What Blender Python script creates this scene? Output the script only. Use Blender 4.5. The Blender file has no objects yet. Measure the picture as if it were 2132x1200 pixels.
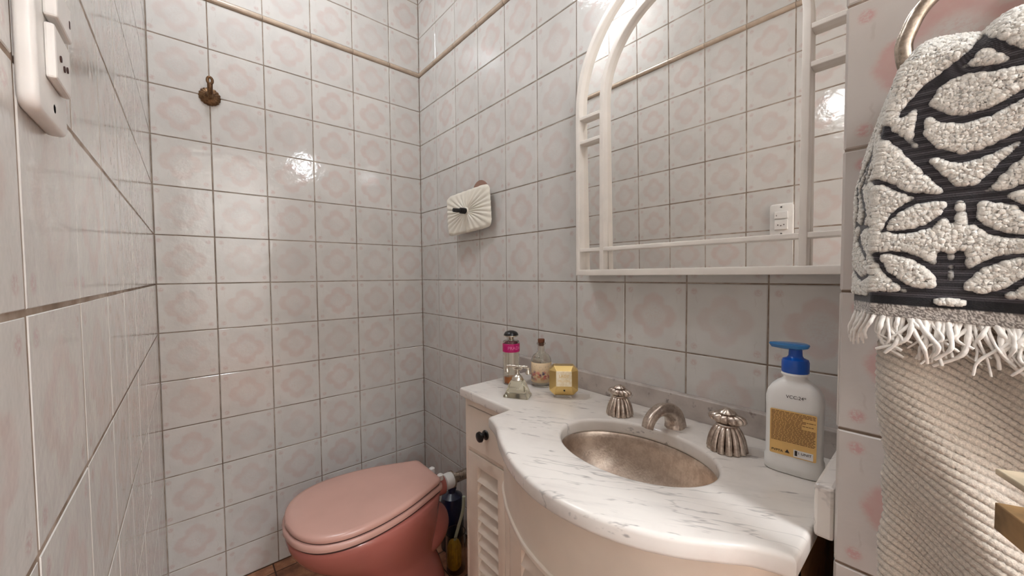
import bpy, bmesh, math, random
from mathutils import Vector, Matrix, noise
R = math.radians
scene = bpy.context.scene
COL = scene.collection
random.seed(7)
H = 1.01            # height of the tile course at eye level above the floor

# ------------------------------------------------------------------ camera, world, lamps, exposure
cam_d = bpy.data.cameras.new('camera')
cam = bpy.data.objects.new('camera', cam_d); COL.objects.link(cam)
yaw, pit, rol = 0.7098921624, -0.0356703697, -0.0078336773
fw = Vector((math.sin(yaw)*math.cos(pit), math.cos(yaw)*math.cos(pit), math.sin(pit)))
rt = Vector((math.cos(yaw), -math.sin(yaw), 0)); up = rt.cross(fw)
rt2 = rt*math.cos(rol) + up*math.sin(rol); up2 = -rt*math.sin(rol) + up*math.cos(rol)
cam.matrix_world = Matrix(((rt2.x, up2.x, -fw.x, -0.8054), (rt2.y, up2.y, -fw.y, -1.5617), (rt2.z, up2.z, -fw.z, H+0.0208), (0, 0, 0, 1)))
cam_d.sensor_fit = 'HORIZONTAL'; cam_d.sensor_width = 36; cam_d.lens = 36*783.382/2132
cam_d.clip_start = 0.01; cam_d.clip_end = 50
scene.camera = cam
W = bpy.data.worlds.new('world'); scene.world = W; W.use_nodes = True
W.node_tree.nodes['Background'].inputs[0].default_value = (1.0, 0.9, 0.8, 1); W.node_tree.nodes['Background'].inputs[1].default_value = 0.0
vs = scene.view_settings
vs.view_transform = 'Standard'; vs.look = 'None'; vs.gamma = 1; vs.use_curve_mapping = False
vs.exposure = 0.80
LAMP_W, CEIL_FILL_W, HALL_FILL_W, DOOR_FILL_W = 2.0, 3.3, 76.0, 36.0  # wall lamp first, the other powers drive added fill lamps
LAMP_C, FILL_C = (.97, 1.0, 1.03), (.95, 1.0, 1.06)

# ------------------------------------------------------------------ node helper
def lin(c):
    return tuple(((x/255)/12.92 if x/255 <= .04045 else ((x/255+.055)/1.055)**2.4) for x in c) + (1,)
class NT:
    def __init__(s, name):
        s.m = bpy.data.materials.new(name); s.m.use_nodes = True; s.t = s.m.node_tree
        s.p = s.t.nodes['Principled BSDF']; s.out = s.t.nodes['Material Output']
    def put(s, sock, v):
        if isinstance(v, bpy.types.NodeSocket): s.t.links.new(v, sock)
        elif isinstance(v, bpy.types.Node): s.t.links.new(v.outputs[0], sock)
        else:
            if sock.type == 'RGBA' and isinstance(v, tuple) and len(v) == 3: v = v + (1,)
            sock.default_value = v
    def n(s, typ, ins=None, **pr):
        nd = s.t.nodes.new('ShaderNode'+typ)
        for k, v in pr.items(): setattr(nd, k, v)
        for k, v in (ins or {}).items(): s.put(nd.inputs[k], v)
        return nd
    def math(s, op, a, b=0.0, c=0.0, clamp=False):
        return s.n('Math', {0: a, 1: b, 2: c}, operation=op, use_clamp=clamp).outputs[0]
    def mix(s, f, a, b, typ='MIX'):
        nd = s.n('Mix', data_type='RGBA', blend_type=typ); s.put(nd.inputs[0], f); s.put(nd.inputs[6], a); s.put(nd.inputs[7], b)
        return nd.outputs[2]
    def ramp(s, f, stops):
        nd = s.n('ValToRGB', {0: f}); e = nd.color_ramp.elements
        while len(e) < len(stops): e.new(.5)
        for q, (p, c) in zip(e, stops): q.position = p; q.color = c if len(c) == 4 else c + (1,)
        return nd.outputs[0]
    def smooth(s, x, lo, hi):
        nd = s.n('MapRange', {0: x, 1: lo, 2: hi, 3: 0.0, 4: 1.0}, interpolation_type='SMOOTHSTEP'); return nd.outputs[0]
    def noise(s, vec, scale, detail=2.0, rough=.5, dist=0.0):
        i = {'Scale': scale, 'Detail': detail, 'Roughness': rough, 'Distortion': dist}
        if vec is not None: i['Vector'] = vec
        return s.n('TexNoise', i)
    def bump(s, h, strength=.3, dist=.001):
        nd = s.n('Bump', {'Height': h, 'Strength': strength, 'Distance': dist}); s.t.links.new(nd.outputs[0], s.p.inputs['Normal'])
    def set(s, **k):
        for a, v in k.items(): s.put(s.p.inputs[a.replace('_', ' ')], v)
        return s
    def obj(s): return s.n('TexCoord').outputs['Object']
    def pos(s): return s.n('NewGeometry').outputs['Position']

def simple(name, col, rough=.5, metal=0.0, var=.06, scale=30, bump=0.0, **k):
    t = NT(name); nz = t.noise(t.obj(), scale, 3)
    c = lin(col); d = tuple(x*(1-var*2.2) for x in c[:3])
    t.set(Base_Color=t.mix(t.smooth(nz.outputs[0], .35, .7), c, d + (1,)), Roughness=rough, Metallic=metal, **k)
    if bump: t.bump(nz.outputs[0], bump, .002)
    return t.m

# glazed wall tile: off-white, pale pink quatrefoil with a lacy heart and a little posy in each corner
def tile_material(name, base, pink, rough, strength=1.0):
    t = NT(name)
    uv = t.n('UVMap').outputs[0]; sep = t.n('SeparateXYZ', {0: uv})
    oi = t.n('ObjectInfo').outputs['Random']
    u = t.math('SUBTRACT', sep.outputs[0], .5); v = t.math('SUBTRACT', sep.outputs[1], .5)
    off = t.n('CombineXYZ', {0: t.math('MULTIPLY', oi, 37.0), 1: t.math('MULTIPLY', oi, 19.0), 2: 0.0})
    uvo = t.n('VectorMath', {0: uv, 1: off}, operation='ADD').outputs[0]
    nA = t.noise(uvo, 7, 3).outputs[0]; nB = t.noise(uvo, 34, 3, .65).outputs[0]; nC = t.noise(uvo, 2.2, 2).outputs[0]
    r = t.math('SQRT', t.math('ADD', t.math('MULTIPLY', u, u), t.math('MULTIPLY', v, v)))
    th = t.math('ARCTAN2', v, u)
    c4 = t.math('COSINE', t.math('MULTIPLY', th, 4.0)); c12 = t.math('COSINE', t.math('MULTIPLY', th, 12.0)); c8 = t.math('COSINE', t.math('MULTIPLY', th, 8.0))
    rad = t.math('ADD', t.math('MULTIPLY_ADD', c4, .042, .325), t.math('ADD', t.math('MULTIPLY', c12, .010), t.math('MULTIPLY', c8, -.012)))
    rr = t.math('ADD', r, t.math('MULTIPLY', t.math('SUBTRACT', nB, .5), .05))
    d = t.math('SUBTRACT', rad, rr)
    outer = t.smooth(d, -.022, .045)
    rin = t.math('MULTIPLY_ADD', c4, .014, .185)
    inner = t.smooth(t.math('SUBTRACT', rr, rin), -.065, .05)
    lace = t.math('MULTIPLY', t.smooth(nB, .42, .62), .5)
    ring = t.math('MULTIPLY', outer, t.math('MAXIMUM', inner, lace))
    ring = t.math('MULTIPLY', ring, t.math('MULTIPLY_ADD', nA, .9, .35))
    au = t.math('SUBTRACT', t.math('ABSOLUTE', u), .39); av = t.math('SUBTRACT', t.math('ABSOLUTE', v), .385)
    rf = t.math('SQRT', t.math('ADD', t.math('MULTIPLY', au, au), t.math('MULTIPLY', av, av)))
    fl = t.math('MULTIPLY', t.smooth(t.math('ADD', rf, t.math('MULTIPLY', t.math('SUBTRACT', nB, .5), .07)), .062, .028), t.smooth(nB, .30, .62))
    av2 = t.math('SUBTRACT', t.math('ABSOLUTE', v), .27); au2 = t.math('SUBTRACT', t.math('ABSOLUTE', u), .36)
    stem = t.math('MULTIPLY', t.smooth(t.math('ABSOLUTE', t.math('ADD', au2, t.math('MULTIPLY', t.math('SUBTRACT', nA, .5), .12))), .012, .003), t.smooth(t.math('ABSOLUTE', av2), .08, .03))
    sc = lin(base); mott = t.mix(t.smooth(nC, .35, .7), sc, tuple(x*.93 for x in sc[:3]) + (1,))
    amt = t.math('MULTIPLY_ADD', oi, .5, .70)
    c = t.mix(t.math('MULTIPLY', t.math('MULTIPLY', ring, amt), strength, clamp=True), mott, lin(pink))
    c = t.mix(t.math('MULTIPLY', t.math('MULTIPLY', fl, .95), strength, clamp=True), c, lin((192, 156, 150)))
    c = t.mix(t.math('MULTIPLY', stem, .25*strength), c, lin((170, 155, 145)))
    tone = t.math('MULTIPLY_ADD', t.n('ObjectInfo').outputs['Random'], .06, .97)
    hsv = t.n('HueSaturation', {'Value': tone, 'Color': c})
    t.set(Base_Color=hsv.outputs[0], Roughness=rough)
    t.p.inputs['IOR'].default_value = 1.52
    rip = t.noise(uvo, 5, 3, .55).outputs[0]
    t.bump(rip, .35, .0022)
    return t.m

M = {}
M['tile'] = tile_material('wall_tile_glaze', (211, 208, 203), (203, 181, 174), .10, .56)
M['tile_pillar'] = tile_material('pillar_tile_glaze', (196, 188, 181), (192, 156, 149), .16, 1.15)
def grout():
    t = NT('grout'); nz = t.noise(t.pos(), 26, 4, .6).outputs[0]; n2 = t.noise(t.pos(), 3.0, 2).outputs[0]
    f = t.math('ADD', t.math('MULTIPLY', nz, .6), t.math('MULTIPLY', n2, .5))
    t.set(Base_Color=t.ramp(f, [(.36, lin((104, 86, 70))), (.53, lin((140, 122, 106))), (.70, lin((184, 170, 156)))]), Roughness=.9)
    t.bump(nz, .4, .001); return t.m
M['grout'] = grout()
M['border'] = simple('border_glaze', (196, 176, 156), .22, var=.08, scale=20)
def marble():
    t = NT('white_marble'); p = t.pos()
    # veins run along one grain direction of the slab
    mp = t.n('Mapping', {0: p, 2: (0, 0, R(59.5))}).outputs[0]
    st = t.n('Mapping', {0: mp, 3: (22.0, 110.0, 60.0)}).outputs[0]
    lo = t.n('Mapping', {0: mp, 3: (1.6, 11.0, 5.0)}).outputs[0]
    cloud = t.noise(p, 6, 5, .6).outputs[0]
    w = t.noise(lo, 1.9, 4.5, .55, .2).outputs[0]
    vein = t.math('MULTIPLY', t.smooth(t.math('ABSOLUTE', t.math('SUBTRACT', w, .5)), .012, 0.0), t.smooth(t.noise(p, 7, 2).outputs[0], .42, .6))
    fl = t.math('MULTIPLY', t.smooth(t.noise(st, 1.0, 3, .6).outputs[0], .60, .70), t.smooth(t.noise(p, 15, 2).outputs[0], .44, .60))
    wide = t.smooth(t.noise(lo, 2.0, 4, .6).outputs[0], .55, .75)
    c = t.mix(t.smooth(cloud, .35, .75), lin((228, 221, 213)), lin((214, 206, 198)))
    c = t.mix(t.math('MULTIPLY', wide, .35), c, lin((188, 181, 176)))
    c = t.mix(t.math('MULTIPLY', vein, .50), c, lin((128, 122, 120)))
    c = t.mix(t.math('MULTIPLY', fl, .62), c, lin((118, 110, 108)))
    t.set(Base_Color=c, Roughness=.22); t.bump(cloud, .05, .001); return t.m
M['marble'] = marble()
def marble_grey():
    t = NT('grey_marble'); p = t.pos()
    c1 = t.noise(p, 9, 5, .6).outputs[0]; c2 = t.noise(p, 38, 4, .6).outputs[0]
    c = t.mix(t.smooth(c1, .35, .7), lin((196, 186, 178)), lin((160, 149, 142)))
    c = t.mix(t.math('MULTIPLY', t.smooth(c2, .60, .72), .75), c, lin((112, 102, 96)))
    t.set(Base_Color=c, Roughness=.25); return t.m
M['marble_grey'] = marble_grey()
M['cream'] = simple('cream_lacquer', (238, 224, 208), .42, var=.05, scale=9, bump=.05)
M['cream_slat'] = simple('cream_slat_lacquer', (234, 220, 205), .5, var=.05, scale=16)
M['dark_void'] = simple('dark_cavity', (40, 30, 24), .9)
M['rawwood'] = simple('raw_plywood', (178, 132, 84), .7, var=.2, scale=25)
M['white_paint'] = simple('white_frame_paint', (238, 231, 222), .35, var=.03, scale=20)
def mirror_mat():
    t = NT('mirror_silver'); t.set(Base_Color=(.93, .915, .89, 1), Metallic=1.0, Roughness=.015); return t.m
M['mirror'] = mirror_mat()
def pewter(name, a, b, rough, bs=.0, hollow_col=None):
    t = NT(name); o = t.obj(); nz = t.noise(o, 60, 4, .6).outputs[0]; n2 = t.noise(o, 260, 2).outputs[0]
    f = t.math('ADD', t.math('MULTIPLY', nz, .7), t.math('MULTIPLY', n2, .3))
    c = t.mix(t.smooth(f, .38, .62), lin(a), lin(b))
    if hollow_col: c = t.mix(t.smooth(t.n('NewGeometry').outputs['Pointiness'], .495, .455), c, lin(hollow_col))     # darker colour in the hollows of the flutes
    t.set(Base_Color=c, Metallic=1.0, Roughness=t.math('MULTIPLY_ADD', nz, .25, rough))
    if bs: t.bump(n2, bs, .001)
    return t.m
M['pewter'] = pewter('old_pewter', (214, 202, 190), (178, 162, 150), .20, 0, (70, 54, 44))
M['basin'] = pewter('hammered_metal', (222, 209, 196), (200, 184, 170), .26, .35)
M['bronze'] = pewter('dark_bronze', (138, 108, 80), (96, 72, 54), .35, .2)
M['chrome'] = pewter('aged_chrome', (190, 178, 164), (140, 126, 112), .14)
M['silver'] = pewter('polished_silver', (232, 226, 214), (196, 188, 176), .12)
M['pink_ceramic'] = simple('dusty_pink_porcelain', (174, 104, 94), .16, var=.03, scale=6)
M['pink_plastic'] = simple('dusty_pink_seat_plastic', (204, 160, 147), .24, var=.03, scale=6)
M['dark_gap'] = simple('dark_gap_and_mark', (62, 34, 28), .8)
M['white_plastic'] = simple('white_plastic', (232, 229, 224), .3, var=.03)
M['white_ceramic'] = simple('white_glazed_ceramic', (234, 228, 214), .3, var=.03, scale=14)
M['black'] = simple('black_lacquer', (18, 15, 14), .35, var=.1)
M['darkmetal'] = simple('black_rubber_spindle', (24, 20, 18), .5)
def floor_mat():
    t = NT('terracotta'); oi = t.n('ObjectInfo').outputs['Random']; nz = t.noise(t.pos(), 22, 5, .65).outputs[0]
    c = t.ramp(t.math('ADD', nz, t.math('MULTIPLY', t.math('SUBTRACT', oi, .5), .2)), [(.3, lin((112, 70, 48))), (.55, lin((156, 104, 74))), (.75, lin((188, 146, 112)))])
    t.set(Base_Color=c, Roughness=.5); t.bump(nz, .3, .002); return t.m
M['floor'] = floor_mat()
M['dark_grout'] = simple('dark_floor_grout', (74, 52, 38), .9)
M['ceiling'] = simple('ceiling_paint', (232, 228, 222), .8)
def glass(name, col, ior=1.45, rough=.02):
    t = NT(name); t.set(Base_Color=lin(col), Roughness=rough, IOR=ior); t.p.inputs['Transmission Weight'].default_value = 1.0; return t.m
M['glass'] = glass('clear_glass', (246, 244, 236)); M['liquid'] = glass('amber_perfume', (244, 150, 34), 1.36)
M['glass_old'] = glass('smoky_pressed_glass', (232, 228, 208), 1.45, .12); M['gold_liquid'] = glass('pale_perfume', (226, 206, 150), 1.36)
M['magenta'] = simple('magenta_band', (190, 22, 104), .3, var=.05)
M['magenta_ink'] = simple('pale_pink_print', (226, 120, 168), .4)
M['cork'] = simple('dark_cork', (122, 70, 42), .8, var=.25, scale=300, bump=.3)
M['gold'] = NT('gold_faceted').set(Base_Color=lin((230, 200, 134)), Metallic=1.0, Roughness=.28).m
M['gold_pale'] = pewter('pale_gold_plate', (246, 238, 216), (232, 218, 186), .24)
def floral():
    t = NT('floral_label'); o = t.n('UVMap').outputs[0]; s = t.n('SeparateXYZ', {0: o})
    vor = t.n('TexVoronoi', {'Vector': o, 'Scale': 6.0}); nz = t.noise(o, 6, 3).outputs[0]
    hue = t.ramp(t.n('SeparateColor', {0: vor.outputs['Color']}).outputs[0], [(.15, lin((120, 70, 100))), (.35, lin((214, 130, 120))), (.6, lin((196, 90, 90))), (.8, lin((206, 160, 110))), (.95, lin((96, 80, 110)))])
    band = t.math('MULTIPLY', t.smooth(s.outputs[1], .0, .25), t.smooth(s.outputs[1], .72, .42))
    m = t.math('MULTIPLY', t.math('MULTIPLY', t.smooth(vor.outputs['Distance'], .75, .4), band), t.smooth(nz, .36, .46))
    wr = t.math('MULTIPLY', t.smooth(t.noise(t.n('Mapping', {0: o, 3: (26, 7, 1)}).outputs[0], 1, 2).outputs[0], .55, .64), t.math('MULTIPLY', t.smooth(s.outputs[1], .62, .7), t.smooth(s.outputs[1], .95, .85)))
    c = t.mix(m, lin((222, 196, 158)), hue); c = t.mix(t.math('MULTIPLY', wr, .5), c, lin((150, 130, 120)))
    t.set(Base_Color=c, Roughness=.5); return t.m
M['floral'] = floral()
t_ = NT('milky_bottle_plastic'); t_.set(Base_Color=lin((234, 232, 228)), Roughness=.32); t_.p.inputs['Subsurface Weight'].default_value = .25; t_.p.inputs['Subsurface Radius'].default_value = (.01, .01, .01)
M['milky'] = t_.m
M['blue'] = simple('blue_pump_plastic', (14, 82, 178), .25, var=.05)
t_ = NT('clear_blue_plastic'); t_.set(Base_Color=lin((70, 150, 214)), Roughness=.15); t_.p.inputs['Transmission Weight'].default_value = .55; M['blue_clear'] = t_.m
M['orange_label'] = simple('orange_paper_label', (230, 186, 114), .5, var=.05)
M['ink'] = simple('brown_ink', (120, 74, 40), .6); M['ink_dark'] = simple('dark_ink', (46, 36, 34), .6); M['label_white'] = simple('white_label', (232, 228, 224), .5)
M['navy'] = simple('navy_plastic', (24, 30, 58), .25, var=.1); M['yellow'] = simple('yellow_bristles', (214, 166, 44), .6, var=.15, scale=60)
M['clear_plastic'] = glass('clear_plastic', (236, 236, 226), 1.3, .1); M['pale_green'] = simple('pale_green_plastic', (186, 194, 170), .4)
M['wood'] = simple('weathered_wood', (150, 116, 74), .65, var=.25, scale=40, bump=.15)
M['woodtop'] = simple('weathered_wood_pale', (204, 186, 158), .6, var=.15, scale=40)
M['fringe'] = simple('white_cotton_yarn', (232, 226, 218), .9, var=.08, scale=200, bump=.3)
def attr_mat(name, rough=.95, sheen=.3):
    t = NT(name); a = t.n('Attribute', attribute_name='Col').outputs['Color']
    nz = t.noise(t.obj(), 900, 2).outputs[0]
    t.set(Base_Color=t.mix(t.smooth(nz, .3, .75), a, t.mix(.22, a, (0, 0, 0, 1))), Roughness=rough); t.p.inputs['Sheen Weight'].default_value = sheen
    t.bump(nz, .5, .0012); return t.m
M['terry'] = attr_mat('jacquard_terry'); M['knit'] = attr_mat('beige_knit')
def emit(name, col, st):
    t = NT(name); e = t.n('Emission', {0: col + (1,), 1: st}); t.t.links.new(e.outputs[0], t.out.inputs[0]); return t.m

# ------------------------------------------------------------------ mesh helpers
BASE = Vector((0, 0, 0))     # where the thing under construction stands: parts are modelled in room coordinates, then shifted by it
def link(name, me, mat, parent=None, loc=None, smooth=None):
    if mat and not me.materials: me.materials.append(mat)
    if parent and me.users == 0: me.transform(Matrix.Translation(-BASE))
    if smooth is not None:
        me.polygons.foreach_set('use_smooth', [True]*len(me.polygons)); me.set_sharp_from_angle(angle=R(smooth))
    o = bpy.data.objects.new(name, me); COL.objects.link(o)
    if parent: o.parent = parent
    if loc: o.location = loc
    return o
def mesh(name, vs_, fs, mat, parent=None, smooth=None, loc=None, fix=True):
    me = bpy.data.meshes.new(name); me.from_pydata([tuple(v) for v in vs_], [], fs); me.update()
    if fix:
        b = bmesh.new(); b.from_mesh(me); bmesh.ops.recalc_face_normals(b, faces=b.faces); b.to_mesh(me); b.free()
    return link(name, me, mat, parent, loc, smooth)
def bev(o, w, seg=2, ang=30):
    m = o.modifiers.new('bevel', 'BEVEL'); m.width = w; m.segments = seg; m.limit_method = 'ANGLE'; m.angle_limit = R(ang); return o
def box(name, x, y, z, mat, parent=None, b=0.0, rot=None, loc=None):
    v = [(x[i], y[j], z[k]) for i in (0, 1) for j in (0, 1) for k in (0, 1)]
    f = [(0, 1, 3, 2), (4, 6, 7, 5), (0, 4, 5, 1), (2, 3, 7, 6), (0, 2, 6, 4), (1, 5, 7, 3)]
    o = mesh(name, v, f, mat, parent, loc=loc)
    if rot: o.rotation_euler = rot
    if b: bev(o, b)
    return o
def ringmesh(rings, cap0=True, cap1=True, closed=True):
    n = len(rings[0]); vs_ = [p for r in rings for p in r]; fs = []
    for i in range(len(rings)-1):
        for j in range(n if closed else n-1):
            a = i*n+j; b = i*n+(j+1) % n; fs.append((a, b, b+n, a+n))
    if cap0: fs.append(tuple(reversed(range(n))))
    if cap1: fs.append(tuple(range((len(rings)-1)*n, len(rings)*n)))
    return vs_, fs
def loft(name, rings, mat, parent=None, smooth=40, **k):
    return mesh(name, *ringmesh(rings, **k), mat, parent, smooth)
def lathe(name, prof, mat, parent=None, n=32, flute=None, c=(0, 0, 0), axis='z', smooth=40, cap=True):
    rings = []
    for r, z in prof:
        ring = []
        for i in range(n):
            a = 2*math.pi*i/n; q = r*(1 + (flute(a, z) if flute else 0))
            p = (q*math.cos(a), q*math.sin(a), z)
            if axis == 'x': p = (-p[2], p[0], p[1])
            if axis == 'y': p = (p[0], -p[2], p[1])
            ring.append((p[0]+c[0], p[1]+c[1], p[2]+c[2]))
        rings.append(ring)
    return mesh(name, *ringmesh(rings, cap, cap), mat, parent, smooth)
def catmull(pts, k=8, closed=False):
    pts = [Vector(p) for p in pts]; n = len(pts); out = []
    for i in range(n if closed else n-1):
        p0 = pts[(i-1) % n] if closed or i > 0 else 2*pts[0]-pts[1]; p1 = pts[i]; p2 = pts[(i+1) % n]
        p3 = pts[(i+2) % n] if closed or i+2 < n else 2*pts[-1]-pts[-2]
        for j in range(k):
            t = j/k; out.append(.5*((2*p1)+(-p0+p2)*t+(2*p0-5*p1+4*p2-p3)*t*t+(-p0+3*p1-3*p2+p3)*t**3))
    if not closed: out.append(pts[-1])
    return out
def tube(name, pts, rad, mat, parent=None, n=12, smooth=60, sec=None):
    pts = [Vector(p) for p in pts]; m = len(pts)
    t0 = (pts[1]-pts[0]).normalized(); ref = Vector((0, 0, 1)) if abs(t0.z) < .9 else Vector((0, 1, 0))
    nrm = t0.cross(ref).normalized(); rings = []
    for i, p in enumerate(pts):
        t = (pts[min(i+1, m-1)]-pts[max(i-1, 0)]).normalized()
        nrm = (nrm - t*nrm.dot(t)).normalized(); bi = t.cross(nrm)
        f = i/(m-1); r = rad(f) if callable(rad) else rad
        ring = []
        for j in range(n):
            a = 2*math.pi*j/n
            e = sec(a, f) if sec else (math.cos(a), math.sin(a))
            ring.append(p + nrm*r*e[0] + bi*r*e[1])
        rings.append(ring)
    return mesh(name, *ringmesh(rings), mat, parent, smooth)
def shape(name, loops, depth, bevel, mat, parent=None, plane='yz', at=0.0, smooth=35, seg=2):
    """flat plate from closed 2D loops (first outer, others holes), extruded along the axis normal to PLANE from AT by DEPTH, edges rounded"""
    cu = bpy.data.curves.new(name, 'CURVE'); cu.dimensions = '2D'; cu.fill_mode = 'BOTH'
    for lp in loops:
        sp = cu.splines.new('POLY'); sp.points.add(len(lp)-1)
        for p, q in zip(sp.points, lp): p.co = (q[0], q[1], 0, 1)
        sp.use_cyclic_u = True
    cu.extrude = max(abs(depth)/2 - bevel, 0); cu.bevel_depth = bevel; cu.bevel_resolution = seg; cu.offset = -bevel
    o = bpy.data.objects.new(name+'_tmp', cu); COL.objects.link(o)
    dg = bpy.context.evaluated_depsgraph_get(); dg.update()
    me = bpy.data.meshes.new_from_object(o.evaluated_get(dg)); bpy.data.objects.remove(o); bpy.data.curves.remove(cu)
    for v in me.vertices:
        a, b, c = v.co; c += depth/2 + at
        v.co = (c, a, b) if plane == 'yz' else ((a, c, b) if plane == 'xz' else (a, b, c))
    me.name = name; me.materials.clear()
    b = bmesh.new(); b.from_mesh(me); bmesh.ops.remove_doubles(b, verts=b.verts, dist=1e-6); bmesh.ops.recalc_face_normals(b, faces=b.faces); b.to_mesh(me); b.free()
    return link(name, me, mat, parent, smooth=smooth)
def text_mesh(s, size):
    cu = bpy.data.curves.new('t', 'FONT'); cu.body = s; cu.size = size; cu.align_x = 'CENTER'; cu.align_y = 'CENTER'; cu.extrude = size*.02
    o = bpy.data.objects.new('t', cu); COL.objects.link(o); dg = bpy.context.evaluated_depsgraph_get(); dg.update()
    me = bpy.data.meshes.new_from_object(o.evaluated_get(dg)); bpy.data.objects.remove(o); bpy.data.curves.remove(cu); me.materials.clear(); return me
def thing(name, label, cat, loc, group=None, rz=0.0):
    o = bpy.data.objects.new(name, None); COL.objects.link(o); o.location = loc; o.rotation_euler = (0, 0, rz); o.empty_display_size = .02
    o['label'] = label; o['category'] = cat
    if group: o['group'] = group
    global BASE
    BASE = Vector(loc) if rz == 0 else Vector((0, 0, 0))
    return o
def local():                     # the next parts are modelled in the thing's own coordinates
    global BASE
    BASE = Vector((0, 0, 0))
def struct(o): o['kind'] = 'structure'; return o
def rrect(w, h, r, n=6, cx=0, cy=0):
    out = []
    for sx, sy, a0 in ((1, 1, 0), (-1, 1, 90), (-1, -1, 180), (1, -1, 270)):
        for i in range(n+1):
            a = R(a0 + 90*i/n); out.append((cx + sx*(w/2-r) + r*math.cos(a), cy + sy*(h/2-r) + r*math.sin(a)))
    return out
# ------------------------------------------------------------------ room: walls, tiles, border, floor, ceiling
XL, YR, ZC = -0.88, -2.40, 2.45
PX, PY = -0.27, -1.484          # face and near edge of the tiled pillar that carries the towels
wall_back = struct(box('wall_back', (XL-.06, .06), (.0014, .06), (0, ZC), M['grout']))
wall_right = struct(box('wall_right', (.0014, .06), (PY-.01, .0014), (0, ZC), M['grout']))
wall_left = struct(box('wall_left', (XL-.06, XL-.0005), (YR, .0014), (0, ZC), M['grout']))
wall_pillar = struct(box('wall_pillar', (PX+.0014, .06), (YR, PY-.0014), (0, ZC), M['grout']))
DX0, DX1, DZ = -.82, -.14, 2.05      # unseen doorway added to let hall light in, behind the viewpoint
YH = -4.0
wall_rear = struct(shape('wall_rear', [[(XL-.06, 0), (DX0, 0), (DX0, DZ), (DX1, DZ), (DX1, 0), (.06, 0), (.06, ZC), (XL-.06, ZC)]], .06, .0005, M['ceiling'], None, 'xz', YR-.06, 35, 1))
wall_added_hall = struct(box('wall_added_hall', (-1.6, .8), (YH-.06, YH), (0, ZC), M['ceiling']))  # unseen hall, added to send light in through the doorway
for q in (-1.66, .8): struct(box('wall_added_hall_side', (q, q+.06), (YH-.06, YR-.0), (0, ZC), M['ceiling']))
for a, b in ((-1.6, XL-.06), (.06, .8)): struct(box('wall_added_hall_front', (a, b), (YR-.06, YR), (0, ZC), M['ceiling']))
struct(box('floor_added_hall', (-1.66, .86), (YH-.06, YR-.06), (-.06, -.0015), M['floor']))
struct(box('ceiling_added_hall', (-1.66, .86), (YH-.06, YR-.06), (ZC, ZC+.06), M['ceiling']))
for a, b, c, d in ((DX0-.05, DX0, 0, DZ+.05), (DX1, DX1+.05, 0, DZ+.05), (DX0, DX1, DZ, DZ+.05)): struct(box('trim_1', (a, b), (YR, YR+.012), (c, d), M['cream']))
floor = struct(box('floor', (XL-.06, .06), (YR-.06, .06), (-.06, -.0015), M['dark_grout']))
ceiling = struct(box('ceiling', (XL-.06, .06), (YR-.06, .06), (ZC, ZC+.06), M['ceiling']))
_tiles = {}
G = .0013
def tile_mesh(w, h, u0, u1, v0, v1, mat, thick=.007):
    key = (round(w, 4), round(h, 4), round(u0, 3), round(u1, 3), round(v0, 3), round(v1, 3), mat.name)
    if key in _tiles: return _tiles[key]
    a, b = w/2-G, h/2-G; c = .0014
    v = []
    for q, y in ((c, 0), (0, .0013), (0, thick)):
        v += [(-a+q, y, -b+q), (a-q, y, -b+q), (a-q, y, b-q), (-a+q, y, b-q)]
    f = [(0, 1, 2, 3)] + [(k+4, k+5 if k < 3 else 4, k+1 if k < 3 else 0, k) for k in range(4)] + [(k+8, k+9 if k < 3 else 8, k+5 if k < 3 else 4, k+4) for k in range(4)]
    me = bpy.data.meshes.new('tile'); me.from_pydata(v, [], f)
    uvl = me.uv_layers.new(name='UVMap')
    for l in me.loops:
        p = me.vertices[l.vertex_index].co
        uvl.data[l.index].uv = (u0+(u1-u0)*(p.x+w/2)/w, v0+(v1-v0)*(p.z+h/2)/h)
    me.materials.append(mat); _tiles[key] = me; return me
S = .15
def cuts(start, lo, hi):
    """courses of full tiles counted from START, cut to [LO, HI]: (a, b, part of the tile from, to)"""
    out = []; k = math.floor((lo-start)/S + 1e-6)
    while start+k*S < hi-.004:
        a, b = start+k*S, start+(k+1)*S; a2, b2 = max(a, lo), min(b, hi)
        if b2-a2 > .006: out.append((a2, b2, (a2-a)/S, (b2-a)/S))
        k += 1
    return out
BAND = .018
ZR = cuts(H-15*S, 0, H+.9) + cuts(H+.9+BAND, H+.9+BAND, ZC)
rnd = random.Random(11)
_band = {}
def band_mesh(w):
    key = round(w, 4)
    if key in _band: return _band[key]
    prof = [(0.003, -.0085), (-.003, -.0085), (-.0062, -.0055), (-.0075, 0), (-.0062, .0055), (-.003, .0085), (.003, .0085)]
    v, f = ringmesh([[(x, y, z) for y, z in prof] for x in (-w/2+.0008, w/2-.0008)])
    me = bpy.data.meshes.new('border_tile'); me.from_pydata(v, [], f); me.materials.append(M['border'])
    me.polygons.foreach_set('use_smooth', [True]*len(me.polygons)); me.set_sharp_from_angle(angle=R(50))
    _band[key] = me; return me
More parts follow.
